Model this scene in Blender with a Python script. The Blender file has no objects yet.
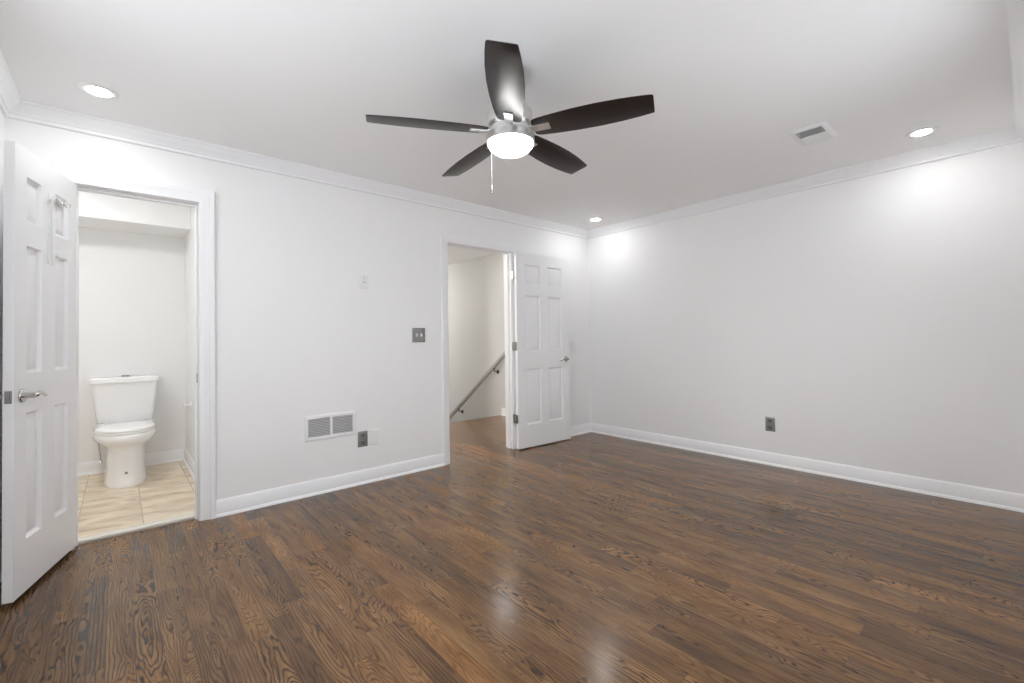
import bpy, bmesh, math, random
from mathutils import Vector, Matrix
random.seed(7)
PI = math.pi
R = math.radians
scene = bpy.context.scene
COL = scene.collection

# ------------------------------------------------------------------ camera
F_PX, YAW, PITCH, ROLL, CY = 451.16, 0.7168, 0.0165, -0.0140, 331.29
CAM = Vector((-4.3275, -3.534, 1.1417))
cam_data = bpy.data.cameras.new('camera')
cam = bpy.data.objects.new('camera', cam_data)
COL.objects.link(cam)
fw = Vector((math.sin(YAW) * math.cos(PITCH), math.cos(YAW) * math.cos(PITCH), math.sin(PITCH)))
rt0 = Vector((math.cos(YAW), -math.sin(YAW), 0))
up0 = rt0.cross(fw)
rt = rt0 * math.cos(ROLL) + up0 * math.sin(ROLL)
up = up0 * math.cos(ROLL) - rt0 * math.sin(ROLL)
m = Matrix((rt, up, -fw)).transposed().to_4x4()
m.translation = CAM
cam.matrix_world = m
cam_data.sensor_fit = 'HORIZONTAL'
cam_data.sensor_width = 36.0
cam_data.lens = F_PX / 1024 * 36
cam_data.shift_y = (CY - 341.5) / 1024
cam_data.clip_start = 0.005
scene.camera = cam

# ------------------------------------------------------------------ world, light levels, exposure
SKY = 5.5           # daylight outside the added windows beside and behind the camera
GROUND = 5.0        # light coming up from the ground outside
CAN = 134.0          # lens of a recessed ceiling light
FAN = 30.0          # frosted bowl of the fan light
BATH = 65.0         # unseen bathroom ceiling light, added to brighten that room
HALL = 200.0          # unseen hall and stair lights, added to brighten the hall
world = bpy.data.worlds.new('daylight')
scene.world = world
world.use_nodes = True
wt = world.node_tree
wtc = wt.nodes.new('ShaderNodeTexCoord')
wsp = wt.nodes.new('ShaderNodeSeparateXYZ')
wt.links.new(wtc.outputs['Generated'], wsp.inputs[0])
wmr = wt.nodes.new('ShaderNodeMapRange')
wmr.inputs['From Min'].default_value = -0.05
wmr.inputs['From Max'].default_value = 0.05
wmr.inputs['To Min'].default_value = GROUND
wmr.inputs['To Max'].default_value = SKY
wt.links.new(wsp.outputs[2], wmr.inputs['Value'])
wt.links.new(wmr.outputs[0], wt.nodes['Background'].inputs['Strength'])
wt.nodes['Background'].inputs['Color'].default_value = (0.92, 0.965, 1.02, 1)
scene.view_settings.view_transform = 'Standard'
scene.view_settings.look = 'None'
scene.view_settings.gamma = 1.0
scene.view_settings.use_curve_mapping = False
scene.view_settings.exposure = 0.0
try:
    scene.cycles.max_bounces = 16
    scene.cycles.diffuse_bounces = 12
    scene.cycles.use_denoising = True
    scene.cycles.caustics_reflective = False
    scene.cycles.caustics_refractive = False
except Exception:
    pass

H = 2.44
XL, YF = -4.785, -3.567        # left wall and front wall (behind the camera)
T = 0.115                      # partition thickness

# ------------------------------------------------------------------ materials
def new_mat(name):
    mt = bpy.data.materials.new(name)
    mt.use_nodes = True
    return mt, mt.node_tree, mt.node_tree.nodes['Principled BSDF']

class NT:
    """tiny helper for writing node math"""
    def __init__(s, nt): s.nt = nt
    def node(s, t, **kw):
        n = s.nt.nodes.new(t)
        for k, v in kw.items(): setattr(n, k, v)
        return n
    def put(s, sock, v):
        if isinstance(v, (int, float, tuple, list)):
            sock.default_value = v
        else:
            s.nt.links.new(v, sock)
    def math(s, op, *a):
        n = s.node('ShaderNodeMath', operation=op)
        for i, v in enumerate(a): s.put(n.inputs[i], v)
        return n.outputs[0]
    def comb(s, x, y, z):
        n = s.node('ShaderNodeCombineXYZ')
        for i, v in enumerate((x, y, z)): s.put(n.inputs[i], v)
        return n.outputs[0]
    def noise(s, vec, scale, detail=2.0, rough=0.5, dist=0.0):
        n = s.node('ShaderNodeTexNoise')
        s.put(n.inputs['Vector'], vec)
        n.inputs['Scale'].default_value = scale
        n.inputs['Detail'].default_value = detail
        n.inputs['Roughness'].default_value = rough
        n.inputs['Distortion'].default_value = dist
        return n.outputs[0]
    def white(s, vec):
        n = s.node('ShaderNodeTexWhiteNoise', noise_dimensions='3D')
        s.put(n.inputs['Vector'], vec)
        sp = s.node('ShaderNodeSeparateColor')
        s.put(sp.inputs[0], n.outputs['Color'])
        return sp.outputs[0], sp.outputs[1], sp.outputs[2]
    def ramp(s, fac, stops):
        n = s.node('ShaderNodeValToRGB')
        el = n.color_ramp.elements
        while len(el) < len(stops): el.new(0.5)
        for e, (p, c) in zip(el, stops):
            e.position = p
            e.color = (c[0], c[1], c[2], 1)
        s.put(n.inputs[0], fac)
        return n.outputs[0]
    def mix(s, fac, a, b, blend='MIX'):
        n = s.node('ShaderNodeMix', data_type='RGBA', blend_type=blend)
        s.put(n.inputs['Factor'], fac)
        for k, v in ((6, a), (7, b)):
            s.put(n.inputs[k], tuple(v) + (1,) if isinstance(v, (tuple, list)) and len(v) == 3 else v)
        return n.outputs[2]
    def bump(s, h, strength, dist, bsdf):
        n = s.node('ShaderNodeBump')
        n.inputs['Strength'].default_value = strength
        n.inputs['Distance'].default_value = dist
        s.put(n.inputs['Height'], h)
        s.put(bsdf.inputs['Normal'], n.outputs[0])

def paint(name, col, rough, tex=0.0):
    mt, nt, b = new_mat(name)
    g = NT(nt)
    b.inputs['Base Color'].default_value = (*col, 1)
    b.inputs['Roughness'].default_value = rough
    tc = g.node('ShaderNodeTexCoord').outputs['Object']
    n = g.noise(tc, 260.0, 3.0)
    if tex: g.bump(n, tex, 0.001, b)
    return mt

def metal(name, col, rough, brushed=True):
    mt, nt, b = new_mat(name)
    g = NT(nt)
    b.inputs['Base Color'].default_value = (*col, 1)
    b.inputs['Metallic'].default_value = 1.0
    tc = g.node('ShaderNodeTexCoord').outputs['Object']
    n = g.noise(tc, 40.0, 2.0)
    g.put(b.inputs['Roughness'], g.math('MULTIPLY_ADD', n, 0.1, rough - 0.05))
    return mt

def glow(name, col, strength):
    mt, nt, b = new_mat(name)
    b.inputs['Base Color'].default_value = (0.9, 0.9, 0.9, 1)
    b.inputs['Emission Color'].default_value = (*col, 1)
    b.inputs['Emission Strength'].default_value = strength
    b.inputs['Roughness'].default_value = 0.4
    return mt

M = {}
M['wall'] = paint('wall_paint', (0.85, 0.85, 0.85), 0.62, 0.05)
M['ceiling'] = paint('ceiling_paint', (0.90, 0.90, 0.90), 0.8, 0.05)
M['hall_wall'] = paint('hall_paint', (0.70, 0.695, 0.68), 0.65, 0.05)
M['trim'] = paint('trim_paint', (0.86, 0.865, 0.875), 0.45)
M['door'] = paint('door_paint', (0.84, 0.845, 0.855), 0.36)
M['white_plastic'] = paint('white_plastic', (0.82, 0.82, 0.81), 0.35)
M['vent_white'] = paint('vent_enamel', (0.84, 0.84, 0.84), 0.4)
M['vent_grey'] = paint('vent_filter_grey', (0.36, 0.36, 0.36), 0.8)  # backing sheet colour stands in for the shade behind the louvres
M['vent_dark'] = paint('vent_duct_dark', (0.10, 0.10, 0.10), 0.7)
M['porcelain'] = paint('porcelain', (0.86, 0.86, 0.865), 0.10)
M['seat_plastic'] = paint('seat_plastic', (0.88, 0.88, 0.88), 0.2)
M['nickel'] = metal('satin_nickel', (0.55, 0.54, 0.52), 0.22)
M['fan_nickel'] = metal('brushed_nickel', (0.74, 0.73, 0.72), 0.42)
M['chrome'] = metal('chrome', (0.78, 0.78, 0.78), 0.10)
M['plate_grey'] = metal('brushed_steel_plate', (0.30, 0.30, 0.295), 0.45)
M['dark_metal'] = metal('dark_bronze', (0.09, 0.085, 0.08), 0.38)
M['grey_plastic'] = paint('grey_plastic', (0.15, 0.15, 0.145), 0.4)
M['marks'] = paint('light_grey_plastic', (0.60, 0.60, 0.60), 0.5)
M['slot'] = paint('socket_slots', (0.03, 0.03, 0.03), 0.6)
M['rail_wood'] = paint('rail_paint', (0.44, 0.42, 0.39), 0.4)
M['cord'] = paint('cord_white', (0.75, 0.75, 0.75), 0.6)
M['saddle'] = paint('threshold_marble', (0.80, 0.76, 0.68), 0.25)
M['edge_strip'] = paint('edge_strip', (0.42, 0.38, 0.35), 0.5)
M['can_lens'] = glow('can_lens', (0.99, 0.99, 0.985), CAN)
M['fan_bowl'] = glow('fan_bowl_glass', (1.0, 0.985, 0.96), FAN)
M['bath_lens'] = glow('bath_lens', (0.97, 0.99, 1.0), BATH)
M['hall_lens'] = glow('hall_lens', (1.0, 0.98, 0.94), HALL)

def wood_floor():
    mt, nt, b = new_mat('oak_strip_floor')
    g = NT(nt)
    tc = g.node('ShaderNodeTexCoord').outputs['Object']
    sp = g.node('ShaderNodeSeparateXYZ'); g.put(sp.inputs[0], tc)
    X, Y = sp.outputs[0], sp.outputs[1]
    W, L = 0.083, 0.86
    xs = g.math('DIVIDE', g.math('ADD', X, 3.95 + 50 * W), W)
    row = g.math('FLOOR', xs)
    fx = g.math('FRACT', xs)
    ra, rb, rc = g.white(g.comb(row, 3.3, 1.7))
    ys = g.math('DIVIDE', g.math('ADD', g.math('ADD', Y, 30.0), g.math('MULTIPLY', ra, 7.0)), L)
    seg = g.math('FLOOR', ys)
    fy = g.math('FRACT', ys)
    r1, r2, r3 = g.white(g.comb(row, seg, 0.5))
    q1, q2, q3 = g.white(g.comb(row, seg, 9.5))
    u = g.math('MULTIPLY', g.math('SUBTRACT', fx, 0.5), W)
    v = g.math('ADD', Y, g.math('MULTIPLY', r1, 40.0))
    uo = g.math('ADD', u, g.math('MULTIPLY', r2, 13.0))
    # wandering of the growth rings
    wob = g.noise(g.comb(g.math('MULTIPLY', uo, 16.0), g.math('MULTIPLY', v, 3.0), r3), 1.0, 1.5, 0.5)
    wob2 = g.noise(g.comb(g.math('MULTIPLY', uo, 45.0), g.math('MULTIPLY', v, 16.0), r3), 1.0, 1.0)
    slope = g.math('MULTIPLY_ADD', g.math('POWER', q1, 1.8), 0.20, 0.025)
    h = g.math('ADD', g.math('MULTIPLY', g.math('SUBTRACT', fy, q2), g.math('MULTIPLY', slope, L)),
               g.math('MULTIPLY', g.math('SUBTRACT', wob, 0.5), 0.13))
    h = g.math('ADD', h, g.math('MULTIPLY', g.math('SUBTRACT', wob2, 0.5), 0.012))
    cx = g.math('ADD', u, g.math('MULTIPLY', g.math('SUBTRACT', r3, 0.5), 0.09))
    d = g.math('SQRT', g.math('ADD', g.math('MULTIPLY', cx, cx), g.math('MULTIPLY', h, h)))
    spacing = g.math('MULTIPLY_ADD', q3, 0.0065, 0.0070)
    t = g.math('FRACT', g.math('DIVIDE', d, spacing))
    # dark open-pored early wood at the start of every ring, fading out
    ring = g.math('SUBTRACT', 1.0, g.math('SMOOTH_MIN', g.math('MULTIPLY', g.math('ABSOLUTE', g.math('SUBTRACT', t, 0.32)), 3.9), 1.0, 0.15))
    pores = g.noise(g.comb(g.math('MULTIPLY', X, 620.0), g.math('MULTIPLY', v, 16.0), r1), 1.0, 2.0)
    fine = g.noise(g.comb(g.math('MULTIPLY', X, 210.0), g.math('MULTIPLY', v, 7.0), r2), 1.0, 4.0, 0.65)
    blotch = g.noise(g.comb(g.math('MULTIPLY', uo, 14.0), g.math('MULTIPLY', v, 3.0), r3), 1.0, 2.0)
    dark = g.math('MULTIPLY', ring, g.math('MULTIPLY_ADD', pores, 0.9, 0.45))
    base = g.ramp(g.math('MULTIPLY_ADD', fine, 0.55, g.math('MULTIPLY', blotch, 0.45)),
                  [(0.34, (0.085, 0.044, 0.018)), (0.5, (0.180, 0.099, 0.042)), (0.66, (0.275, 0.162, 0.074))])
    tone = g.ramp(q1, [(0.0, (0.62, 0.60, 0.62)), (0.25, (0.86, 0.80, 0.76)), (0.6, (1.0, 0.95, 0.9)), (0.85, (1.12, 1.0, 0.86)), (1.0, (1.35, 1.15, 0.92))])
    col = g.mix(1.0, base, tone, 'MULTIPLY')
    col = g.mix(g.math('MINIMUM', g.math('MULTIPLY', g.math('MULTIPLY', dark, 1.1), g.math('MULTIPLY_ADD', g.math('POWER', r1, 1.3), 0.75, 0.45)), 0.92), col, (0.026, 0.014, 0.008))
    ex = g.math('MINIMUM', fx, g.math('SUBTRACT', 1.0, fx))
    ey = g.math('MULTIPLY', g.math('MINIMUM', fy, g.math('SUBTRACT', 1.0, fy)), L / W)
    edge = g.math('LESS_THAN', g.math('MINIMUM', ex, ey), 0.010)
    col = g.mix(g.math('MULTIPLY', edge, 0.45), col, (0.015, 0.009, 0.006))
    g.put(b.inputs['Base Color'], col)
    g.put(b.inputs['Roughness'], g.math('MULTIPLY_ADD', pores, 0.08, 0.15))
    b.inputs['Specular IOR Level'].default_value = 0.38
    g.bump(g.math('ADD', g.math('MULTIPLY', dark, -0.6), g.math('MULTIPLY', edge, -1.0)), 0.08, 0.0006, b)
    return mt
M['oak'] = wood_floor()

def tile_floor():
    mt, nt, b = new_mat('travertine_tile')
    g = NT(nt)
    tc = g.node('ShaderNodeTexCoord').outputs['Object']
    sp = g.node('ShaderNodeSeparateXYZ'); g.put(sp.inputs[0], tc)
    X, Y = sp.outputs[0], sp.outputs[1]
    W, L = 0.315, 0.62
    xs = g.math('DIVIDE', g.math('ADD', X, 4.21 + 10 * W), W)
    row = g.math('FLOOR', xs); fx = g.math('FRACT', xs)
    ys = g.math('DIVIDE', g.math('ADD', g.math('ADD', Y, 10 * L - 0.99), g.math('MULTIPLY', g.math('MODULO', row, 2.0), L * 0.5)), L)
    seg = g.math('FLOOR', ys); fy = g.math('FRACT', ys)
    r1, r2, r3 = g.white(g.comb(row, seg, 2.5))
    vein = g.noise(g.comb(g.math('MULTIPLY', X, 3.5), g.math('ADD', g.math('MULTIPLY', Y, 9.0), g.math('MULTIPLY', X, 2.0)), g.math('MULTIPLY', r1, 20.0)), 1.0, 5.0, 0.62, 0.6)
    speck = g.noise(tc, 120.0, 2.0)
    col = g.ramp(g.math('MULTIPLY_ADD', speck, 0.12, g.math('MULTIPLY', vein, 0.9)),
                 [(0.32, (0.40, 0.295, 0.20)), (0.43, (0.58, 0.47, 0.34)), (0.55, (0.74, 0.63, 0.48)), (0.68, (0.84, 0.76, 0.62))])
    ex = g.math('MINIMUM', fx, g.math('SUBTRACT', 1.0, fx))
    ey = g.math('MULTIPLY', g.math('MINIMUM', fy, g.math('SUBTRACT', 1.0, fy)), L / W)
    grout = g.math('LESS_THAN', g.math('MINIMUM', ex, ey), 0.008)
    col = g.mix(grout, col, (0.42, 0.32, 0.24))
    g.put(b.inputs['Base Color'], col)
    b.inputs['Roughness'].default_value = 0.34
    g.bump(g.math('MULTIPLY', grout, -1.0), 0.4, 0.002, b)
    return mt
M['tile'] = tile_floor()

def blade_wood():
    mt, nt, b = new_mat('espresso_blade')
    g = NT(nt)
    tc = g.node('ShaderNodeTexCoord').outputs['Object']
    sp = g.node('ShaderNodeSeparateXYZ'); g.put(sp.inputs[0], tc)
    n = g.noise(g.comb(g.math('MULTIPLY', sp.outputs[0], 6.0), g.math('MULTIPLY', sp.outputs[1], 160.0), 0.0), 1.0, 3.0)
    g.put(b.inputs['Base Color'], g.ramp(n, [(0.3, (0.007, 0.005, 0.005)), (0.7, (0.020, 0.014, 0.012))]))
    b.inputs['Roughness'].default_value = 0.36
    return mt
M['blade'] = blade_wood()

def window_glass():
    mt, nt, b = new_mat('window_glass')
    g = NT(nt)
    tr = g.node('ShaderNodeBsdfTransparent'); gl = g.node('ShaderNodeBsdfGlossy')
    gl.inputs['Roughness'].default_value = 0.02
    mx = g.node('ShaderNodeMixShader'); mx.inputs[0].default_value = 0.06
    nt.links.new(tr.outputs[0], mx.inputs[1]); nt.links.new(gl.outputs[0], mx.inputs[2])
    nt.links.new(mx.outputs[0], nt.nodes['Material Output'].inputs['Surface'])
    return mt
M['glass'] = window_glass()

# ------------------------------------------------------------------ mesh helpers
def add_box(bm, a, b, bevel=0.0, seg=2):
    x0, y0, z0 = (min(a[i], b[i]) for i in range(3))
    x1, y1, z1 = (max(a[i], b[i]) for i in range(3))
    v = [bm.verts.new(p) for p in ((x0,y0,z0),(x1,y0,z0),(x1,y1,z0),(x0,y1,z0),(x0,y0,z1),(x1,y0,z1),(x1,y1,z1),(x0,y1,z1))]
    fs = [bm.faces.new([v[i] for i in f]) for f in ((0,3,2,1),(4,5,6,7),(0,1,5,4),(1,2,6,5),(2,3,7,6),(3,0,4,7))]
    if bevel:
        es = list({e for f in fs for e in f.edges})
        bmesh.ops.bevel(bm, geom=es, offset=bevel, segments=seg, profile=0.7, affect='EDGES')

def add_rings(bm, rings, cap0=True, cap1=True, closed=True):
    """loft a list of point rings"""
    vr = [[bm.verts.new(p) for p in r] for r in rings]
    n = len(vr[0])
    for a, b in zip(vr, vr[1:]):
        for i in range(n if closed else n - 1):
            j = (i + 1) % n
            bm.faces.new((a[i], a[j], b[j], b[i]))
    if cap0: bm.faces.new(list(reversed(vr[0])))
    if cap1: bm.faces.new(vr[-1])
    return vr

def add_lathe(bm, prof, n=40, origin=(0, 0, 0), axis='Z'):
    """prof = [(radius, along)] ; zero radius ends are closed with a tiny cap"""
    rings = []
    for r, z in prof:
        r = max(r, 1e-4)
        pts = []
        for i in range(n):
            a = 2 * PI * i / n
            c, s = r * math.cos(a), r * math.sin(a)
            p = {'Z': (c, s, z), 'Y': (c, z, -s), 'X': (z, c, s)}[axis]
            pts.append((p[0] + origin[0], p[1] + origin[1], p[2] + origin[2]))
        rings.append(pts)
    add_rings(bm, rings)

def add_tube(bm, path, rad, n=12, flat=1.0):
    """round tube along a list of points; rad may be a list; flat squeezes it vertically"""
    path = [Vector(p) for p in path]
    rads = rad if isinstance(rad, (list, tuple)) else [rad] * len(path)
    rings = []
    prev = None
    for i, p in enumerate(path):
        d = (path[min(i + 1, len(path) - 1)] - path[max(i - 1, 0)]).normalized()
        ref = Vector((0, 0, 1)) if abs(d.z) < 0.95 else Vector((1, 0, 0))
        s = d.cross(ref).normalized() if prev is None else (prev - d * prev.dot(d)).normalized()
        prev = s
        t = s.cross(d).normalized()
        rings.append([p + s * rads[i] * math.cos(2*PI*k/n) + t * rads[i] * flat * math.sin(2*PI*k/n) for k in range(n)])
    add_rings(bm, rings)

def add_prism(bm, poly, y0, y1, axis='Y'):
    f = {'Y': lambda p, t: (p[0], t, p[1]), 'Z': lambda p, t: (p[0], p[1], t), 'X': lambda p, t: (t, p[0], p[1])}[axis]
    add_rings(bm, [[f(p, y0) for p in poly], [f(p, y1) for p in poly]])

def obj(name, bm, mat, parent=None, loc=None, rot=None, sharp=35, smooth=True):
    bmesh.ops.remove_doubles(bm, verts=bm.verts, dist=1e-6)
    bmesh.ops.recalc_face_normals(bm, faces=bm.faces)
    me = bpy.data.meshes.new(name)
    bm.to_mesh(me); bm.free()
    for p in me.polygons: p.use_smooth = smooth
    if smooth: me.set_sharp_from_angle(angle=R(sharp))
    for mm in (mat if isinstance(mat, (list, tuple)) else [mat]): me.materials.append(M[mm])
    o = bpy.data.objects.new(name, me)
    COL.objects.link(o)
    if parent: o.parent = parent
    if loc is not None: o.location = loc
    if rot is not None: o.rotation_euler = rot
    return o

def tag(o, label, cat, group=None, kind=None):
    o['label'] = label; o['category'] = cat
    if group: o['group'] = group
    if kind: o['kind'] = kind
    return o

def struct(name, bm, mat, label, cat, **kw):
    return tag(obj(name, bm, mat, **kw), label, cat, kind='structure')

def thing(name, label, cat, loc=(0, 0, 0), rotz=0.0, group=None):
    o = bpy.data.objects.new(name, None)
    o.empty_display_size = 0.05
    COL.objects.link(o)
    o.location = loc; o.rotation_euler = (0, 0, rotz)
    return tag(o, label, cat, group)

def copy_tree(o, parent=None):
    c = o.copy(); COL.objects.link(c)
    if parent: c.parent = parent
    for ch in list(o.children): copy_tree(ch, c)
    return c

NB = lambda: bmesh.new()

# ------------------------------------------------------------------ room shell
BX0, BX1, BTOP = -4.515, -3.943, 2.047     # bathroom opening in the back wall
HX0, HX1, HTOP = -2.028, -1.250, 2.040     # hall opening in the back wall
BATH_R, BATH_B, BATH_L = -3.836, 1.905, -5.9
HALL_L, STAIR_Y, STAIR_L = -2.75, 1.71, -1.12

bm = NB()                                    # oak floor of the bedroom and of the hall
add_box(bm, (XL - 0.12, YF - 0.12, -0.2), (0.12, 0.062, 0))
add_box(bm, (HALL_L, 0.062, -0.2), (0, 0.9, 0))
add_box(bm, (HALL_L, 0.9, -0.2), (0, STAIR_Y, 0))
struct('floor', bm, 'oak', 'dark stained oak strip floor', 'floor', smooth=False)
bm = NB()
add_box(bm, (BATH_L, 0.062, -0.2), (BATH_R, BATH_B + 0.1, 0.008))
struct('floor_bathroom', bm, 'tile', 'beige travertine tile floor around the toilet', 'floor', smooth=False)
bm = NB()
add_box(bm, (BATH_L - 0.1, YF - 0.12, H), (0.12, 6.0, H + 0.15))
struct('ceiling', bm, 'ceiling', 'flat white ceiling', 'ceiling', smooth=False)

bm = NB()                                    # back wall with the two door openings
for x0, x1, z0, z1 in ((XL - 0.12, BX0, 0, H), (BX0, BX1, BTOP, H), (BX1, HX0, 0, H), (HX0, HX1, HTOP, H), (HX1, 0.0, 0, H)):
    add_box(bm, (x0, 0, z0), (x1, T, z1))
struct('wall_back', bm, 'wall', 'white wall with the bathroom and hall doorways', 'wall', smooth=False)
bm = NB()
add_box(bm, (0, YF - 0.12, 0), (0.12, T, H))
struct('wall_right', bm, 'wall', 'bare white wall with one grey outlet', 'wall', smooth=False)
LW0, LW1, WZ0, WZ1 = -3.15, -1.15, 0.75, 2.1
bm = NB()                                    # left wall, with an unseen window added beside the camera for daylight
for y0, y1, z0, z1 in ((YF - 0.12, LW0, 0, H), (LW1, 0, 0, H), (LW0, LW1, 0, WZ0), (LW0, LW1, WZ1, H)):
    add_box(bm, (XL - 0.12, y0, z0), (XL, y1, z1))
struct('wall_left', bm, 'wall', 'white wall behind the open bathroom door', 'wall', smooth=False)
WINS = ((-3.80, -3.05), (-2.40, -1.65))
bm = NB()                                    # wall behind the camera, two unseen windows added to supply daylight
xs = [XL, WINS[0][0], WINS[0][1], WINS[1][0], WINS[1][1], 0.0]
for i in range(5):
    if i % 2 == 0: add_box(bm, (xs[i], YF - 0.12, 0), (xs[i+1], YF, H))
    else:
        add_box(bm, (xs[i], YF - 0.12, 0), (xs[i+1], YF, WZ0))
        add_box(bm, (xs[i], YF - 0.12, WZ1), (xs[i+1], YF, H))
struct('wall_front', bm, 'wall', 'white window wall behind the viewer', 'wall', smooth=False)
for i, (a, b) in enumerate(WINS):
    bm = NB()
    for p, q in (((a, WZ0), (b, WZ0 + .05)), ((a, WZ1 - .05), (b, WZ1)), ((a, WZ0 + .05), (a + .05, WZ1 - .05)), ((b - .05, WZ0 + .05), (b, WZ1 - .05)),
                 ((a + .05, (WZ0 + WZ1) / 2 - .02), (b - .05, (WZ0 + WZ1) / 2 + .02))):
        add_box(bm, (p[0], YF - 0.09, p[1]), (q[0], YF - 0.04, q[1]))
    w = struct('window_%d' % (i + 1), bm, 'trim', ('sash window nearer the left wall', 'sash window nearer the right wall')[i], 'window', smooth=False)
    bm = NB(); add_box(bm, (a + .05, YF - .07, WZ0 + .05), (b - .05, YF - .066, WZ1 - .05))
    obj('window_pane', bm, 'glass', w, smooth=False)

bm = NB()
for p, q in (((LW0, WZ0), (LW1, WZ0 + .05)), ((LW0, WZ1 - .05), (LW1, WZ1)), ((LW0, WZ0 + .05), (LW0 + .05, WZ1 - .05)), ((LW1 - .05, WZ0 + .05), (LW1, WZ1 - .05)),
             ((LW0 + .05, (WZ0 + WZ1) / 2 - .02), (LW1 - .05, (WZ0 + WZ1) / 2 + .02))):
    add_box(bm, (XL - 0.09, p[0], p[1]), (XL - 0.04, q[0], q[1]))
w = struct('window_3', bm, 'trim', 'sash window in the left wall', 'window', smooth=False)
bm = NB(); add_box(bm, (XL - .07, LW0 + .05, WZ0 + .05), (XL - .066, LW1 - .05, WZ1 - .05))
obj('window_pane', bm, 'glass', w, smooth=False)

# bathroom walls, soffit
bm = NB(); add_box(bm, (BATH_L, BATH_B, -0.2), (BATH_R + .1, BATH_B + .1, H))
struct('wall_bathroom_back', bm, 'wall', 'white bathroom wall behind the toilet', 'wall', smooth=False)
bm = NB(); add_box(bm, (BATH_R, T, -0.2), (BATH_R + .1, BATH_B, H))
struct('wall_bathroom_right', bm, 'wall', 'white bathroom side wall right of the toilet', 'wall', smooth=False)
bm = NB(); add_box(bm, (BATH_L - .1, 0.0, -0.2), (BATH_L, BATH_B + .1, H)); add_box(bm, (BATH_L, 0.0, -0.2), (XL - .12, T, H))
struct('wall_bathroom_left', bm, 'wall', 'white bathroom wall hidden behind the open door', 'wall', smooth=False)
bm = NB(); add_box(bm, (BATH_L, 1.45, 2.175), (BATH_R, BATH_B, H))
struct('ceiling_soffit', bm, 'wall', 'white boxed soffit over the toilet', 'soffit', smooth=False)

# hall walls and stairwell
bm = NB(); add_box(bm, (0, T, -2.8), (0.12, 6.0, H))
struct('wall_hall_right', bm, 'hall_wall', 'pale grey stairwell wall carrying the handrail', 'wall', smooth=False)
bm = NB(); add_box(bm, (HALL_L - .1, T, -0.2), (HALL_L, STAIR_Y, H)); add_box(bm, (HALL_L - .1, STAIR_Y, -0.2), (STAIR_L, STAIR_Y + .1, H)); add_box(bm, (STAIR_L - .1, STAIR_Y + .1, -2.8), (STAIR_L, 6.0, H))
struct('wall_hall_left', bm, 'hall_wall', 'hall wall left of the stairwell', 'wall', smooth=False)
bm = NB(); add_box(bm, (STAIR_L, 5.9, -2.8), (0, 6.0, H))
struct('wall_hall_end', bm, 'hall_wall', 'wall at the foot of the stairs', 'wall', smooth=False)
bm = NB()
for k in range(1, 12):
    add_box(bm, (STAIR_L, STAIR_Y + 0.26 * (k - 1), -2.7), (0, STAIR_Y + 0.26 * k + (0.025 if k == 0 else 0), -0.193 * k))
struct('stairs', bm, 'oak', 'oak steps going down beyond the hall doorway', 'stairs', smooth=False)

# ------------------------------------------------------------------ mouldings
def moulding(bm, p0, p1, out, prof, m0=0, m1=0):
    """straight moulding; prof = closed [(out, z)]; m0/m1 = +1 inner mitre, 0 square"""
    p0, p1, out = Vector(p0), Vector(p1), Vector(out)
    d = (p1 - p0).normalized()
    a = [p0 + out * o + d * (o * m0) + Vector((0, 0, z)) for o, z in prof]
    b = [p1 + out * o - d * (o * m1) + Vector((0, 0, z)) for o, z in prof]
    add_rings(bm, [a, b])

BASE = [(0, 0), (0.026, 0), (0.0255, 0.006), (0.023, 0.013), (0.018, 0.018), (0.0145, 0.0195), (0.0145, 0.082), (0.012, 0.088), (0.0115, 0.094), (0.008, 0.103), (0.004, 0.109), (0, 0.109)]
CROWN = [(0, H), (0.066, H), (0.066, H - 0.012), (0.058, H - 0.018), (0.052, H - 0.030), (0.040, H - 0.046), (0.027, H - 0.060), (0.022, H - 0.068), (0.016, H - 0.070), (0.014, H - 0.086), (0.008, H - 0.090), (0, H - 0.090)]
CB, CH = 0.092, 0.074       # casing widths
bm = NB()
moulding(bm, (BX1 + CB, 0, 0), (HX0 - CH, 0, 0), (0, -1, 0), BASE)
moulding(bm, (HX1 + CH, 0, 0), (0, 0, 0), (0, -1, 0), BASE, 0, 1)
moulding(bm, (XL, 0, 0), (BX0 - CB, 0, 0), (0, -1, 0), BASE, 1, 0)
struct('baseboard_back', bm, 'trim', 'white baseboard along the doorway wall', 'baseboard')
bm = NB(); moulding(bm, (0, 0, 0), (0, YF, 0), (-1, 0, 0), BASE, 1, 1)
struct('baseboard_right', bm, 'trim', 'white baseboard under the bare wall', 'baseboard')
bm = NB(); moulding(bm, (XL, YF, 0), (XL, 0, 0), (1, 0, 0), BASE, 1, 1)
struct('baseboard_left', bm, 'trim', 'white baseboard behind the open bathroom door', 'baseboard')
bm = NB(); moulding(bm, (-4.0, YF, 0), (0, YF, 0), (0, 1, 0), BASE, 0, 1)
struct('baseboard_front', bm, 'trim', 'white baseboard under the windows', 'baseboard')
bm = NB()
moulding(bm, (BATH_L, BATH_B, 0.008), (BATH_R, BATH_B, 0.008), (0, -1, 0), BASE, 0, 1)
moulding(bm, (BATH_R, BATH_B, 0.008), (BATH_R, T, 0.008), (-1, 0, 0), BASE, 1, 0)
struct('baseboard_bathroom', bm, 'trim', 'white baseboard round the bathroom corner', 'baseboard')
bm = NB(); moulding(bm, (0, T + .02, 0), (0, STAIR_Y - .03, 0), (-1, 0, 0), BASE)
struct('baseboard_hall', bm, 'trim', 'short white baseboard at the top of the stairs', 'baseboard')
bm = NB()
moulding(bm, (XL, 0, 0), (0, 0, 0), (0, -1, 0), CROWN, 1, 1)
struct('trim_1', bm, 'trim', 'white crown moulding over the two doorways', 'crown moulding')
bm = NB(); moulding(bm, (0, 0, 0), (0, YF, 0), (-1, 0, 0), CROWN, 1, 1)
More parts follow.
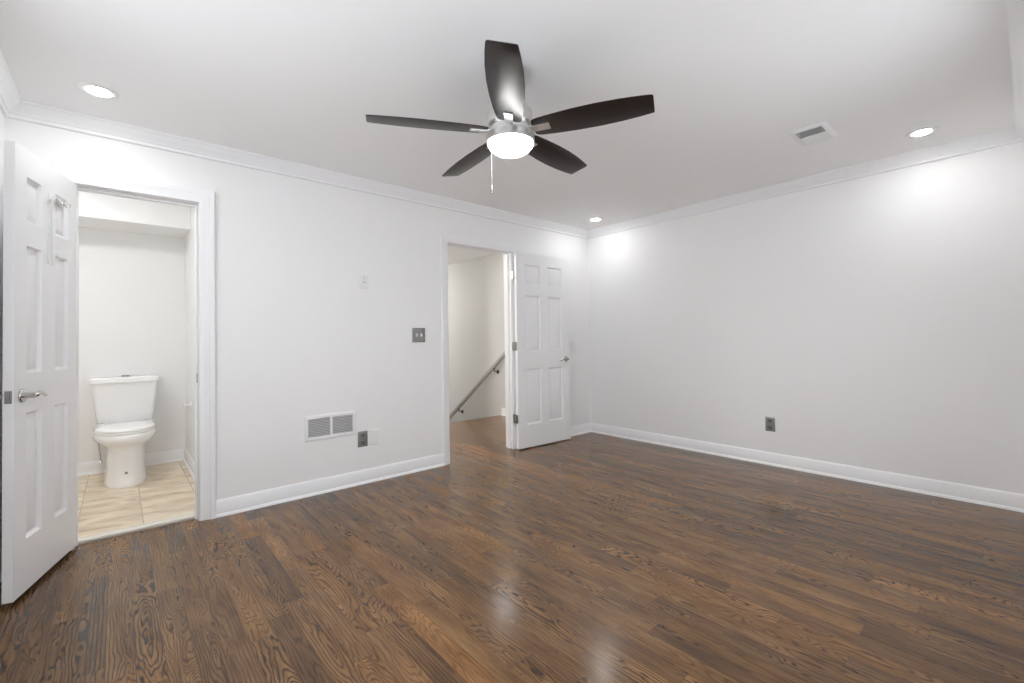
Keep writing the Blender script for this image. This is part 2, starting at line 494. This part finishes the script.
struct('trim_2', bm, 'trim', 'white crown moulding over the bare wall', 'crown moulding')
bm = NB(); moulding(bm, (XL, YF, 0), (XL, 0, 0), (1, 0, 0), CROWN, 1, 1)
struct('trim_3', bm, 'trim', 'white crown moulding over the wall behind the bathroom door', 'crown moulding')
bm = NB(); moulding(bm, (XL, YF, 0), (0, YF, 0), (0, 1, 0), CROWN, 1, 1)
struct('trim_4', bm, 'trim', 'white crown moulding over the window wall', 'crown moulding')

def casing(bm, x0, x1, top, w, thick):
    """mitred colonial casing around an opening, on the room side of the back wall"""
    prof = [(0.006, 0.0), (0.006, 0.009 * thick), (0.010, 0.012 * thick), (0.45 * w, 0.013 * thick), (0.52 * w, 0.016 * thick), (0.60 * w, 0.0165 * thick),
            (0.68 * w, 0.020 * thick), (0.74 * w, 0.022 * thick), (0.95 * w, 0.023 * thick), (w, 0.020 * thick), (w, 0.0)]
    rings = []
    for f in (lambda u: (x0 - u, 0.0), lambda u: (x0 - u, top + u), lambda u: (x1 + u, top + u), lambda u: (x1 + u, 0.0)):
        rings.append([(f(u)[0], -v, f(u)[1]) for u, v in prof])
    add_rings(bm, rings)

def door_frame(name, x0, x1, top, w, thick, label, stop_side):
    bm = NB()
    casing(bm, x0, x1, top, w, thick)
    o = struct(name, bm, 'trim', label, 'door frame')
    bm = NB()
    j = 0.018
    add_box(bm, (x0 - .002, 0.0, 0), (x0 + .001, T + .002, top)); add_box(bm, (x1 - .001, 0.0, 0), (x1 + .002, T + .002, top))
    add_box(bm, (x0, 0.0, top - .001), (x1, T + .002, top + .002))
    s0, s1 = 0.042, 0.078                     # door stop
    add_box(bm, (x0, s0, 0), (x0 + .011, s1, top), 0.002); add_box(bm, (x1 - .011, s0, 0), (x1, s1, top), 0.002)
    add_box(bm, (x0 + .011, s0, top - .011), (x1 - .011, s1, top), 0.002)
    obj('jamb', bm, 'trim', o, smooth=False)
    return o

frame_b = door_frame('trim_5', BX0, BX1, BTOP, CB, 1.25, 'white moulded frame around the bathroom doorway', 1)
bm = NB(); add_box(bm, (BX1 - .0035, 0.004, 0.885), (BX1 - .0005, 0.034, 0.945), 0.001); add_box(bm, (BX1 - .004, 0.012, 0.90), (BX1 - .003, 0.026, 0.93))
obj('strike_plate', bm, 'plate_grey', frame_b)
frame_h = door_frame('trim_6', HX0, HX1, HTOP, CH, 0.8, 'white flat frame around the hall doorway', 1)
bm = NB(); add_box(bm, (BX0 - .0, 0.0735, -0.02), (BX1, 0.138, 0.016), 0.004)
sad = struct('trim_7', bm, 'saddle', 'cream marble threshold under the bathroom doorway', 'threshold')
bm = NB(); add_box(bm, (BX0, 0.055, -0.01), (BX1, 0.073, 0.010), 0.003)
obj('metal_edge', bm, 'edge_strip', sad, smooth=False)

# ------------------------------------------------------------------ six-panel doors
ROWS = ((0.235, 0.812), (0.992, 1.582), (1.690, 1.902))
TH = 0.036
def six_panel(w, h, cols, s):
    """door leaf: local x 0..w from hinge to free edge; seen face at y = 0 looking along s*y, back face TH behind it"""
    bm = NB()
    xs = [0, cols[0][0], cols[0][1], cols[1][0], cols[1][1], w]
    zs = [0] + [z for r in ROWS for z in r] + [h]
    for face in (0, 1):
        yy = (lambda d: -s * d) if face == 0 else (lambda d: -s * (TH - d))
        grid = {}
        def V(x, z, d=0.0):
            k = (round(x, 5), round(z, 5), round(d, 5))
            if k not in grid: grid[k] = bm.verts.new((x, yy(d), z))
            return grid[k]
        for i in range(5):
            for j in range(7):
                x0, x1, z0, z1 = xs[i], xs[i+1], zs[j], zs[j+1]
                if i in (1, 3) and j in (1, 3, 5):
                    steps = [(0.0, 0.0), (0.002, 0.004), (0.011, 0.0150), (0.017, 0.0165), (0.041, 0.0055), (0.043, 0.0050)]
                    rings = [[V(x0+o, z0+o, d), V(x1-o, z0+o, d), V(x1-o, z1-o, d), V(x0+o, z1-o, d)] for o, d in steps]
                    for a, b in zip(rings, rings[1:]):
                        for k in range(4):
                            bm.faces.new((a[k], a[(k+1) % 4], b[(k+1) % 4], b[k]))
                    bm.faces.new(rings[-1])
                else:
                    bm.faces.new((V(x0, z0), V(x1, z0), V(x1, z1), V(x0, z1)))
    def strip(pa):
        for (xa, za), (xb, zb) in zip(pa, pa[1:]):
            bm.faces.new([bm.verts.new(p) for p in ((xa, 0, za), (xb, 0, zb), (xb, -s * TH, zb), (xa, -s * TH, za))])
    strip([(0, z) for z in zs]); strip([(w, z) for z in zs]); strip([(x, 0) for x in xs]); strip([(x, h) for x in xs])
    bmesh.ops.remove_doubles(bm, verts=bm.verts, dist=1e-5)
    return bm

def lever_handle(parent, x, z, s, reach=0.047):
    """rose with a waved lever pointing to the hinge, one on each face"""
    for side in (0, 1):
        sg = s if side == 0 else -s
        y0 = 0.0 if side == 0 else -s * TH
        bm = NB()
        add_lathe(bm, [(0.0, y0), (0.031, y0), (0.0315, y0 + sg*.004), (0.029, y0 + sg*.009), (0.020, y0 + sg*.012), (0.0125, y0 + sg*.014), (0.0125, y0 + sg*(reach-.007)), (0.0, y0 + sg*(reach-.005))], 28, (x, 0, z), 'Y')
        ro = obj('door_handle', bm, 'nickel', parent)
        bm = NB()
        yl = y0 + sg * reach
        pts, rad = [], []
        for k in range(15):
            t = k / 14
            pts.append((x + 0.012 - 0.130 * t, yl - sg * 0.012 * t * t, z + 0.010 * math.sin(t * PI * 1.35) - 0.004 * t))
            rad.append(0.0115 - 0.0055 * t if k not in (0, 14) else 0.004)
        add_tube(bm, pts, rad, 12)
        add_tube(bm, [(x, y0 + sg*(reach-.012), z), (x, yl, z)], 0.010, 14)
        obj('lever', bm, 'nickel', ro)

def hinges(parent, zs_, s, jamb=None):
    for z in zs_:
        bm = NB()
        yk = -s * (TH + .005)
        add_tube(bm, [(-0.004, yk, z - .045), (-0.004, yk, z + .045)], 0.0065, 10)
        add_box(bm, (-0.0022, -s * .004, z - .044), (0.0, yk, z + .044), 0.0005)
        if jamb: add_box(bm, (jamb - .0045, yk, z - .044), (jamb + .0005, yk - s * .080, z + .044), 0.0005)
        obj('hinge', bm, 'plate_grey', parent)

# bathroom door, wide open towards the viewer
H0, H1 = Vector((-4.508, -0.006)), Vector((-4.675, -0.591))
ang = math.atan2(H1.y - H0.y, H1.x - H0.x)
W1 = 0.612
door1 = struct('door_1', six_panel(W1, 2.026, ((0.105, 0.245), (0.378, 0.512)), 1), 'door',
               'white six-panel bathroom door standing open with a hook near its top', 'door', loc=(H0.x, H0.y, 0.022), rot=(0, 0, ang), sharp=20)
lever_handle(door1, W1 - .062, 0.893, 1, 0.05)
hinges(door1, (0.22, 1.0, 1.82), 1)
bm = NB()
add_box(bm, (W1 - .0005, -.006, .893 - .028), (W1 + .0018, -.030, .893 + .028), 0.0006)
add_box(bm, (W1 + .0015, -.011, .893 - .010), (W1 + .009, -.025, .893 + .010), 0.002)
obj('latch_plate', bm, 'plate_grey', door1)

# hall door, folded back along the wall
G0, G1 = Vector((-1.252, -0.086)), Vector((-0.50, -0.122))
ang2 = math.atan2(G1.y - G0.y, G1.x - G0.x)
W2 = 0.755
door2 = struct('door_2', six_panel(W2, 2.022, ((0.112, 0.325), (0.430, 0.643)), -1), 'door',
               'white six-panel hall door folded back against the wall by the far corner', 'door', loc=(G0.x, G0.y, 0.012), rot=(0, 0, ang2), sharp=20)
lever_handle(door2, W2 - .062, 0.895, -1, 0.043)
hinges(door2, (0.305, 1.052, 1.790), -1, HX1 - G0.x)

# hook and cord on the bathroom door
Md = Matrix.Translation((H0.x, H0.y, 0.022)) @ Matrix.Rotation(ang, 4, 'Z')
hook = thing('robe_hook', 'double chrome robe hook screwed to the top of the bathroom door', 'hook', Md @ Vector((0.215, 0.0, 1.868)), ang)
bm = NB(); add_box(bm, (-.060, -.001, -.012), (.060, .006, .018), 0.003)
obj('back_plate', bm, 'white_plastic', hook)
for k, xo in enumerate((-.035, .035)):
    bm = NB()
    add_tube(bm, [(xo, .003, .006), (xo, .010, -.003), (xo, .018, -.014), (xo, .025, -.017), (xo, .031, -.011), (xo, .033, .000)], [.006, .006, .0055, .0055, .006, .007], 10)
    obj('prong', bm, 'chrome', hook)
hold = thing('cord_holder', 'small white clip holding a thin cord on the bathroom door', 'clip', Md @ Vector((0.312, 0.0, 1.865)), ang)
bm = NB(); add_box(bm, (-.013, -.001, -.018), (.013, .008, .018), 0.003); add_tube(bm, [(0, .006, -.004), (0, .016, -.010), (0, .019, -.002)], .0035, 8)
obj('clip', bm, 'white_plastic', hold)
bm = NB()
pts = [(-.03, .0035, -.34), (-.026, .0035, -.25), (-.012, .006, -.08), (-.003, .014, -.012), (.003, .014, -.012), (.008, .006, -.08), (.013, .0035, -.25), (.012, .0035, -.34)]
add_tube(bm, pts, .0022, 8)
cord = obj('cord', bm, 'cord', loc=Md @ Vector((0.312, 0.0, 1.865)), rot=(0, 0, ang))
tag(cord, 'thin white cord looped over the clip on the bathroom door', 'cord')

# ------------------------------------------------------------------ toilet
TX = -4.283
toilet = thing('toilet', 'white two-piece toilet with closed lid on the beige tiles', 'toilet', (TX, BATH_B - 0.012, 0.008))
# local: y = 0 at the wall, negative towards the viewer; z from the tiles
def egg(hw, yf, yb, z, n=48, sq=2.3, narrow=0.16):
    """closed outline, blunt at the back, rounder at the front"""
    pts = []
    cy, hl = (yf + yb) / 2, (yb - yf) / 2
    for i in range(n):
        a = 2 * PI * i / n
        c, s = math.cos(a), math.sin(a)
        px = hw * math.copysign(abs(c) ** (2 / sq), c)
        py = hl * math.copysign(abs(s) ** (2 / sq), s)
        px *= 1 + narrow * (py / hl) * (1 if py < 0 else 0.4)
        pts.append((px, cy + py, z))
    return pts
bm = NB()
add_rings(bm, [egg(.126, -.716, -.09, .0, sq=2.6, narrow=.05), egg(.138, -.726, -.085, .002, sq=2.6, narrow=.05), egg(.140, -.728, -.085, .020, sq=2.6, narrow=.05), egg(.134, -.720, -.09, .045, sq=2.6, narrow=.05), egg(.127, -.710, -.10, .09, sq=2.6, narrow=.05),
               egg(.122, -.704, -.10, .17, sq=2.6, narrow=.05), egg(.122, -.700, -.10, .25, sq=2.5, narrow=.06), egg(.128, -.704, -.10, .290, sq=2.4, narrow=.09), egg(.152, -.722, -.095, .318, sq=2.3, narrow=.13),
               egg(.182, -.746, -.09, .340, sq=2.2, narrow=.16), egg(.201, -.764, -.085, .360, sq=2.15, narrow=.17), egg(.207, -.770, -.085, .382, sq=2.15, narrow=.17), egg(.205, -.768, -.085, .402, sq=2.15, narrow=.17), egg(.195, -.755, -.09, .415, sq=2.15, narrow=.17), egg(.188, -.748, -.09, .418, sq=2.15, narrow=.17)])
obj('bowl', bm, 'porcelain', toilet, sharp=50)
bm = NB()
add_rings(bm, [egg(.183, -.742, -.268, .418, sq=2.15, narrow=.2), egg(.191, -.752, -.262, .421, sq=2.15, narrow=.2), egg(.192, -.753, -.262, .432, sq=2.15, narrow=.2), egg(.187, -.748, -.264, .436, sq=2.15, narrow=.2)])
seat = obj('seat', bm, 'seat_plastic', toilet, sharp=50)
bm = NB()
add_rings(bm, [egg(.182, -.742, -.262, .437, sq=2.15, narrow=.2), egg(.190, -.751, -.255, .440, sq=2.15, narrow=.2), egg(.190, -.751, -.255, .449, sq=2.15, narrow=.2), egg(.182, -.740, -.262, .457, sq=2.15, narrow=.2), egg(.150, -.700, -.29, .4615, sq=2.15, narrow=.2), egg(.08, -.60, -.36, .463, sq=2.15, narrow=.2)])
obj('lid', bm, 'seat_plastic', toilet, sharp=50)
for xo in (-.158, .158):
    bm = NB(); add_tube(bm, [(xo - .030, -.246, .452), (xo + .030, -.246, .452)], .012, 12); add_box(bm, (xo - .014, -.258, .412), (xo + .014, -.234, .448), .004)
    obj('seat_hinge', bm, 'chrome', toilet)
def rrect(hw, y0, y1, z, r=.03, n=6):
    pts = []
    for cx_, cy_, a0 in ((hw - r, y1 - r, 0), (-hw + r, y1 - r, 90), (-hw + r, y0 + r, 180), (hw - r, y0 + r, 270)):
        for k in range(n + 1):
            a = R(a0 + 90 * k / n)
            pts.append((cx_ + r * math.cos(a), cy_ + r * math.sin(a), z))
    return pts
bm = NB()
add_rings(bm, [rrect(.17, -.195, -.012, .425), rrect(.183, -.205, -.006, .435), rrect(.188, -.208, -.005, .47), rrect(.205, -.212, -.004, .62), rrect(.221, -.215, -.003, .795)])
obj('tank', bm, 'porcelain', toilet, sharp=50)
bm = NB()
add_rings(bm, [rrect(.228, -.221, -.002, .795), rrect(.234, -.227, -.001, .799), rrect(.235, -.228, -.001, .828), rrect(.231, -.224, -.003, .840), rrect(.219, -.212, -.010, .845)])
tl = obj('tank_lid', bm, 'porcelain', toilet, sharp=50)
bm = NB(); add_lathe(bm, [(0, .842), (.030, .842), (.030, .850), (.026, .857), (0, .858)], 28, (0, -.11, 0))
obj('flush_button', bm, 'plate_grey', tl)
bm = NB(); add_lathe(bm, [(0, -.700), (.010, -.700), (.010, -.711), (0, -.713)], 16, (0.0, 0, .115), 'Y'); 
obj('outlet_cap', bm, 'plate_grey', toilet)

valve = thing('shutoff_valve', 'chrome water valve on the wall beside the toilet base', 'valve', (-4.448, BATH_B, 0.09))
bm = NB()
add_lathe(bm, [(0, 0), (.026, 0), (.026, -.003), (.018, -.008), (.008, -.010), (.008, -.045), (0, -.046)], 24, (0, 0, 0), 'Y')
add_lathe(bm, [(0, -.022), (.012, -.022), (.013, -.010), (.013, .018), (.010, .022), (.010, .030), (0, .031)], 20, (0, -.046, 0))
obj('valve_body', bm, 'chrome', valve)
bm = NB(); add_lathe(bm, [(0, -.052), (.006, -.052), (.006, -.066), (.017, -.067), (.019, -.074), (.017, -.080), (0, -.081)], 20, (0, 0, 0), 'Y')
obj('valve_handle', bm, 'white_plastic', valve)
bm = NB(); add_tube(bm, [(0, -.046, .028), (-.006, -.046, .10), (-.014, -.055, .18), (-.012, -.068, .25), (-.030, -.078, .29), (-.034, -.08, .318)], .0055, 10)
obj('supply_hose', bm, 'nickel', valve)
bm = NB(); add_tube(bm, [(-.034, -.08, .292), (-.034, -.08, .319)], .015, 8)
obj('hose_nut', bm, 'chrome', valve)

pap = thing('paper_holder', 'small white fitting on the bathroom wall right of the toilet', 'holder', (BATH_R, 1.43, 0.59))
bm = NB(); add_lathe(bm, [(0, .001), (.026, .001), (.026, -.005), (.018, -.012), (.011, -.016), (.011, -.045), (.016, -.052), (.014, -.060), (0, -.062)], 24, (0, 0, 0), 'X')
obj('knob', bm, 'white_plastic', pap)

# ------------------------------------------------------------------ wall plates
def plate_bm(w, h, t=.006):
    bm = NB()
    a = [(-w/2, 0, -h/2), (w/2, 0, -h/2), (w/2, 0, h/2), (-w/2, 0, h/2)]
    def ring(i, y): return [(-w/2+i, y, -h/2+i), (w/2-i, y, -h/2+i), (w/2-i, y, h/2-i), (-w/2+i, y, h/2-i)]
    add_rings(bm, [ring(0, .001), ring(0, -.003), ring(.004, -t), ring(.012, -t - .0005)])
    return bm

def outlet(loc, rotz, label):
    o = thing('outlet', label, 'outlet', loc, rotz, 'grey duplex outlets')
    p = obj('cover_plate', plate_bm(.080, .124), 'plate_grey', o)
    for z in (-.030, .030):
        bm = NB()
        poly = []
        for k in range(24):
            a = 2 * PI * k / 24
            poly.append((.0175 * math.cos(a), max(-.0135, min(.0135, .0175 * math.sin(a))) + z))
        add_prism(bm, poly, -.005, -.0085)
        r_ = obj('receptacle', bm, 'grey_plastic', o)
        bm = NB()
        for xo, hh in ((-.0065, .0045), (.0065, .0038)):
            add_box(bm, (xo - .0011, -.0084, z + .002 - hh), (xo + .0011, -.0088, z + .002 + hh))
        add_lathe(bm, [(0, -.0084), (.0024, -.0084), (.0024, -.0088), (0, -.0088)], 12, (0, 0, z - .0075), 'Y')
        obj('slots', bm, 'slot', r_)
    bm = NB(); add_lathe(bm, [(0, -.006), (.0035, -.006), (.003, -.0078), (0, -.008)], 14, (0, 0, 0), 'Y')
    obj('screw', bm, 'nickel', p)
    return o
outlet((-2.853, 0, .355), 0, 'grey metal outlet on the doorway wall beside the return grille')
outlet((0, -2.015, .358), R(-90), 'grey metal outlet alone on the bare wall')

o = thing('blank_plate', 'white blank wall plate just beside the grey outlet', 'wall plate', (-2.757, 0, .355))
obj('cover_plate', plate_bm(.080, .122, .009), 'white_plastic', o)
for z in (-.042, .042):
    bm = NB(); add_lathe(bm, [(0, -.006), (.0035, -.006), (.003, -.0108), (0, -.011)], 14, (0, 0, z), 'Y')
    obj('screw', bm, 'white_plastic', o)

o = thing('light_switch', 'grey metal double switch plate beside the hall doorway', 'light switch', (-2.339, 0, 1.186))
obj('cover_plate', plate_bm(.126, .124), 'plate_grey', o)
for k, (xo, ty) in enumerate(((-.023, 1), (.023, -1))):
    bm = NB(); add_box(bm, (xo - .0065, -.0055, -.014), (xo + .0065, -.0078, .014), .0005)
    add_box(bm, (xo - .0058, -.006, -.004 if ty < 0 else -.012), (xo + .0058, -.017, .012 if ty > 0 else .004), .002)
    add_tube(bm, [(xo, -.010, 0), (xo + .003 * ty, -.022, .008 * ty)], [.0056, .0045], 10)
    obj('toggle', bm, 'white_plastic', o)
    for z in (-.03, .03):
        bm = NB(); add_lathe(bm, [(0, -.006), (.003, -.006), (.0028, -.0075), (0, -.0078)], 12, (xo, 0, z), 'Y')
        obj('screw', bm, 'nickel', o)

o = thing('fan_control', 'small white control plate high on the wall above the switch', 'wall control', (-2.831, 0, 1.622))
obj('cover_plate', plate_bm(.068, .108, .007), 'white_plastic', o)
bm = NB(); add_prism(bm, [(-.007, .018), (.007, .018), (.003, .036), (-.003, .036)], -.0065, -.011)
obj('toggle', bm, 'marks', o)
bm = NB(); add_box(bm, (-.014, -.0065, -.014), (.014, -.010, .0), .002)
obj('slider', bm, 'marks', o)

# ------------------------------------------------------------------ grilles
gr = thing('return_grille', 'white louvred return air grille low on the doorway wall', 'air vent', (-3.102, 0, .494))
W, HH = .384, .188
bm = NB()
def frame_rings(w, h, iw, ih, y):
    out = [[(sx * a, yy, sz * b) for sx, sz in ((-1, -1), (1, -1), (1, 1), (-1, 1))] for a, b, yy in
           ((w/2, h/2, .001), (w/2, h/2, -.004), (w/2 - .006, h/2 - .006, -y), (iw/2 + .003, ih/2 + .003, -y), (iw/2, ih/2, -y + .004), (iw/2, ih/2, .001))]
    add_rings(bm, out, False, False)
frame_rings(W, HH, .334, .132, .010)
obj('frame', bm, 'vent_white', gr)
bm = NB(); add_box(bm, (-.168, -.0002, -.067), (.168, -.0012, .067))
obj('backing', bm, 'vent_grey', gr, smooth=False)
bm = NB(); add_box(bm, (-.009, -.0005, -.068), (.009, -.010, .068), .001)
obj('mullion', bm, 'vent_white', gr)
for a, b in ((-.168, -.009), (.009, .168)):
    bm = NB()
    for k in range(11):
        z = -.060 + k * .012
        add_prism(bm, [(-.001, z - .0030), (-.0088, z + .0022), (-.0088, z + .0034), (-.001, z - .0018)], a, b, 'X')
    obj('louvres', bm, 'vent_white', gr, smooth=False)

cv = thing('ceiling_vent', 'white two-way air register on the ceiling near a recessed light', 'air vent', (-0.934, -2.641, H))
bm = NB()
w, h, iw, ih = .300, .208, .236, .146
add_rings(bm, [[(sx * a, sz * b, zz) for sx, sz in ((-1, -1), (1, -1), (1, 1), (-1, 1))] for a, b, zz in
               ((w/2, h/2, .001), (w/2, h/2, -.003), (w/2 - .010, h/2 - .010, -.010), (iw/2, ih/2, -.010), (iw/2, ih/2, .001))], False, False)
obj('frame', bm, 'vent_white', cv)
bm = NB(); add_box(bm, (-.12, -.075, -.0003), (.12, .075, -.001))
obj('backing', bm, 'vent_dark', cv, smooth=False)
bm = NB(); add_box(bm, (-.006, -.073, -.0005), (.006, .073, -.011), .0008)
obj('mullion', bm, 'vent_white', cv)
for sgn in (-1, 1):
    bm = NB()
    for k in range(8):
        x = sgn * (.0135 + k * .0135)
        e = .0060 * sgn
        add_prism(bm, [(x - e * .8, -.0012), (x + e * .8, -.0105), (x + e * .8 + .0009, -.0105), (x - e * .8 + .0009, -.0012)], -.073, .073, 'Y')
    obj('louvres', bm, 'vent_white', cv, smooth=False)
bm = NB(); add_tube(bm, [(-.100, .055, -.010), (-.096, .055, -.022)], .003, 8)
obj('damper_lever', bm, 'vent_white', cv)

# ------------------------------------------------------------------ recessed lights
HLX, HLY = -0.45, 1.15
can = thing('recessed_light', 'lit recessed ceiling light above the open bathroom door', 'ceiling light', (-4.405, -0.43, H), 0, 'recessed ceiling lights')
bm = NB()
add_lathe(bm, [(.048, -.0005), (.048, -.0045), (.056, -.0070), (.076, -.005), (.082, -.001), (.082, .001), (.048, .001)], 48)
obj('trim_ring', bm, 'white_plastic', can)
bm = NB(); add_lathe(bm, [(0, -.001), (.0485, -.001), (.0485, -.0035), (.045, -.007), (.036, -.0095), (.022, -.011), (0, -.0115)], 40)
obj('lens', bm, 'can_lens', can)
for lbl, loc in (('lit recessed ceiling light near the air register over the bare wall', (-0.416, -3.104, H)),
                 ('lit recessed ceiling light in the far corner above the hall door', (-0.383, -0.43, H)),
                 ('lit recessed ceiling light in the hall outside the bedroom', (HLX, HLY, H)),
                 ('lit recessed ceiling light overhead, nearest the viewer', (-4.405, -3.104, H))):  # completes the ceiling grid out of view, added for its light
    c = copy_tree(can); c.location = loc; c['label'] = lbl
def added_flush_light(name, loc, mat, label):  # out-of-view lights added to brighten bathroom, hall and stairwell
    o = thing(name, label, 'ceiling light', loc)
    bm = NB(); add_lathe(bm, [(.15, .001), (.15, -.02), (.14, -.025), (.138, -.025), (.138, .001)], 40); obj('trim_ring', bm, 'nickel', o)
    bm = NB(); add_lathe(bm, [(0, -.005), (.138, -.005), (.132, -.03), (.10, -.05), (.05, -.06), (0, -.062)], 40); obj('lens', bm, mat, o)
added_flush_light('flush_light', (-4.75, 0.75, H), 'bath_lens', 'round ceiling light inside the bathroom')
added_flush_light('flush_light', (-2.45, 1.42, H), 'hall_lens', 'round ceiling light inside the hall')
added_flush_light('flush_light', (-0.70, 4.3, H), 'hall_lens', 'round ceiling light over the stairs')

# ------------------------------------------------------------------ ceiling fan
FX, FY, ZB = -2.906, -1.911, 2.136
fan = thing('ceiling_fan', 'ceiling fan with five dark blades and a lit frosted bowl', 'ceiling fan', (FX, FY, H))
dz = ZB - H
bm = NB(); add_lathe(bm, [(0, .001), (.070, .001), (.074, -.006), (.074, -.040), (.062, -.066), (.030, -.078), (0, -.079)], 40)
obj('canopy', bm, 'fan_nickel', fan)
bm = NB(); add_tube(bm, [(0, 0, -.07), (0, 0, dz + .13)], .014, 16)
obj('downrod', bm, 'fan_nickel', fan)
bm = NB(); add_lathe(bm, [(0, dz + .155), (.035, dz + .150), (.045, dz + .130), (.092, dz + .112), (.108, dz + .090), (.110, dz + .030), (.100, dz + .016), (0, dz + .014)], 48)
obj('motor_housing', bm, 'fan_nickel', fan)
bm = NB(); add_lathe(bm, [(0, dz + .015), (.098, dz + .015), (.098, dz - .008), (.108, dz - .012), (.115, dz - .020), (.117, dz - .050), (.112, dz - .055), (0, dz - .054)], 48)
obj('light_ring', bm, 'fan_nickel', fan)
bm = NB()
prof = [(0, dz - .048), (.110, dz - .048)] + [(.110 * math.cos(a), dz - .052 - .060 * math.sin(a)) for a in [R(x) for x in range(0, 90, 9)]] + [(0, dz - .112)]
add_lathe(bm, prof, 48)
obj('glass_bowl', bm, 'fan_bowl', fan)
half = [(.122, .052), (.145, .060), (.22, .068), (.32, .075), (.42, .077), (.52, .073), (.60, .065), (.645, .0585)]
tip = [(.655, .0570), (.660, .0545), (.662, .050)]
tipn = [(.662, -.046), (.660, -.0525), (.655, -.0565)]
outline = [(x, y) for x, y in half] + tip + tipn + [(x, -y) for x, y in reversed(half)] + [(.116, -.040), (.116, .040)]
def blade_bm():
    bm = NB()
    def inset(p, k):
        cxm = .40
        return (cxm + (p[0] - cxm) * (1 - k * .01), p[1] * (1 - k * .05))
    rings = [[(*inset(p, 1), -.0030) for p in outline], [(*p, -.0018) for p in outline], [(*p, .0018) for p in outline], [(*inset(p, 1), .0030) for p in outline]]
    add_rings(bm, rings)
    return bm
def iron_bm():
    bm = NB()
    add_box(bm, (.118, -.020, -.0085), (.197, .020, -.0025), .0018)
    add_box(bm, (.085, -.017, -.007), (.15, .017, .001), .002)
    for x, y in ((.145, .011), (.145, -.011), (.182, 0)):
        add_lathe(bm, [(0, -.0075), (.005, -.0085), (.0045, -.0105), (0, -.011)], 12, (x, y, 0))
    return bm
PH = 2.6987
for k in range(5):
    bl = obj('blade', blade_bm(), 'blade', fan, (0, 0, dz), (0, 0, 0), sharp=30)
    tilt = Matrix.Rotation(R(-1.0), 4, Vector((.657, .754, 0)))
    bl.matrix_local = Matrix.Translation((0, 0, dz)) @ tilt @ Matrix.Rotation(PH + k * 2 * PI / 5, 4, 'Z') @ Matrix.Rotation(R(-12), 4, 'X')
    obj('blade_iron', iron_bm(), 'fan_nickel', bl)
bm = NB()
cxo, cyo = -.0190, .0850
add_tube(bm, [(cxo * 1.25, cyo * 1.25, dz - .034), (cxo * 1.33, cyo * 1.33, dz - .040), (cxo * 1.36, cyo * 1.36, dz - .055), (cxo * 1.36, cyo * 1.36, dz - .235)], .0016, 8)
ch = obj('pull_chain', bm, 'plate_grey', fan)
bm = NB(); add_lathe(bm, [(0, dz - .228), (.003, dz - .230), (.006, dz - .245), (.0075, dz - .262), (.0055, dz - .274), (0, dz - .277)], 16, (cxo * 1.36, cyo * 1.36, 0))
obj('chain_fob', bm, 'plate_grey', ch)

# ------------------------------------------------------------------ handrail on the stair wall
rail = thing('handrail', 'grey handrail sloping down the stairwell wall beyond the hall doorway', 'handrail', (0, 1.62, 0.84))
sl = -0.745
ya, yb = -.14, 3.2
bm = NB()
def rail_ring(y):
    z = sl * y
    return [(x - .075, y, z + zz) for x, zz in ((-.020, -.030), (.020, -.030), (.026, -.014), (.026, .018), (.018, .034), (-.018, .034), (-.026, .018), (-.026, -.014))]
add_rings(bm, [rail_ring(ya), rail_ring(yb)])
obj('rail', bm, 'rail_wood', rail)
for yy in (.15, 1.10, 2.1):
    z = sl * yy
    bm = NB()
    add_lathe(bm, [(0, .001), (.030, .001), (.030, -.004), (.018, -.010), (.008, -.013), (.008, -.02), (0, -.021)], 24, (0, yy, z - .085), 'X')
    add_tube(bm, [(-.012, yy, z - .085), (-.050, yy, z - .080), (-.072, yy, z - .060), (-.075, yy, z - .030)], .0075, 10)
    add_box(bm, (-.088, yy - .03, z - .031), (-.062, yy + .03, z - .0265))
    obj('bracket', bm, 'dark_metal', rail)
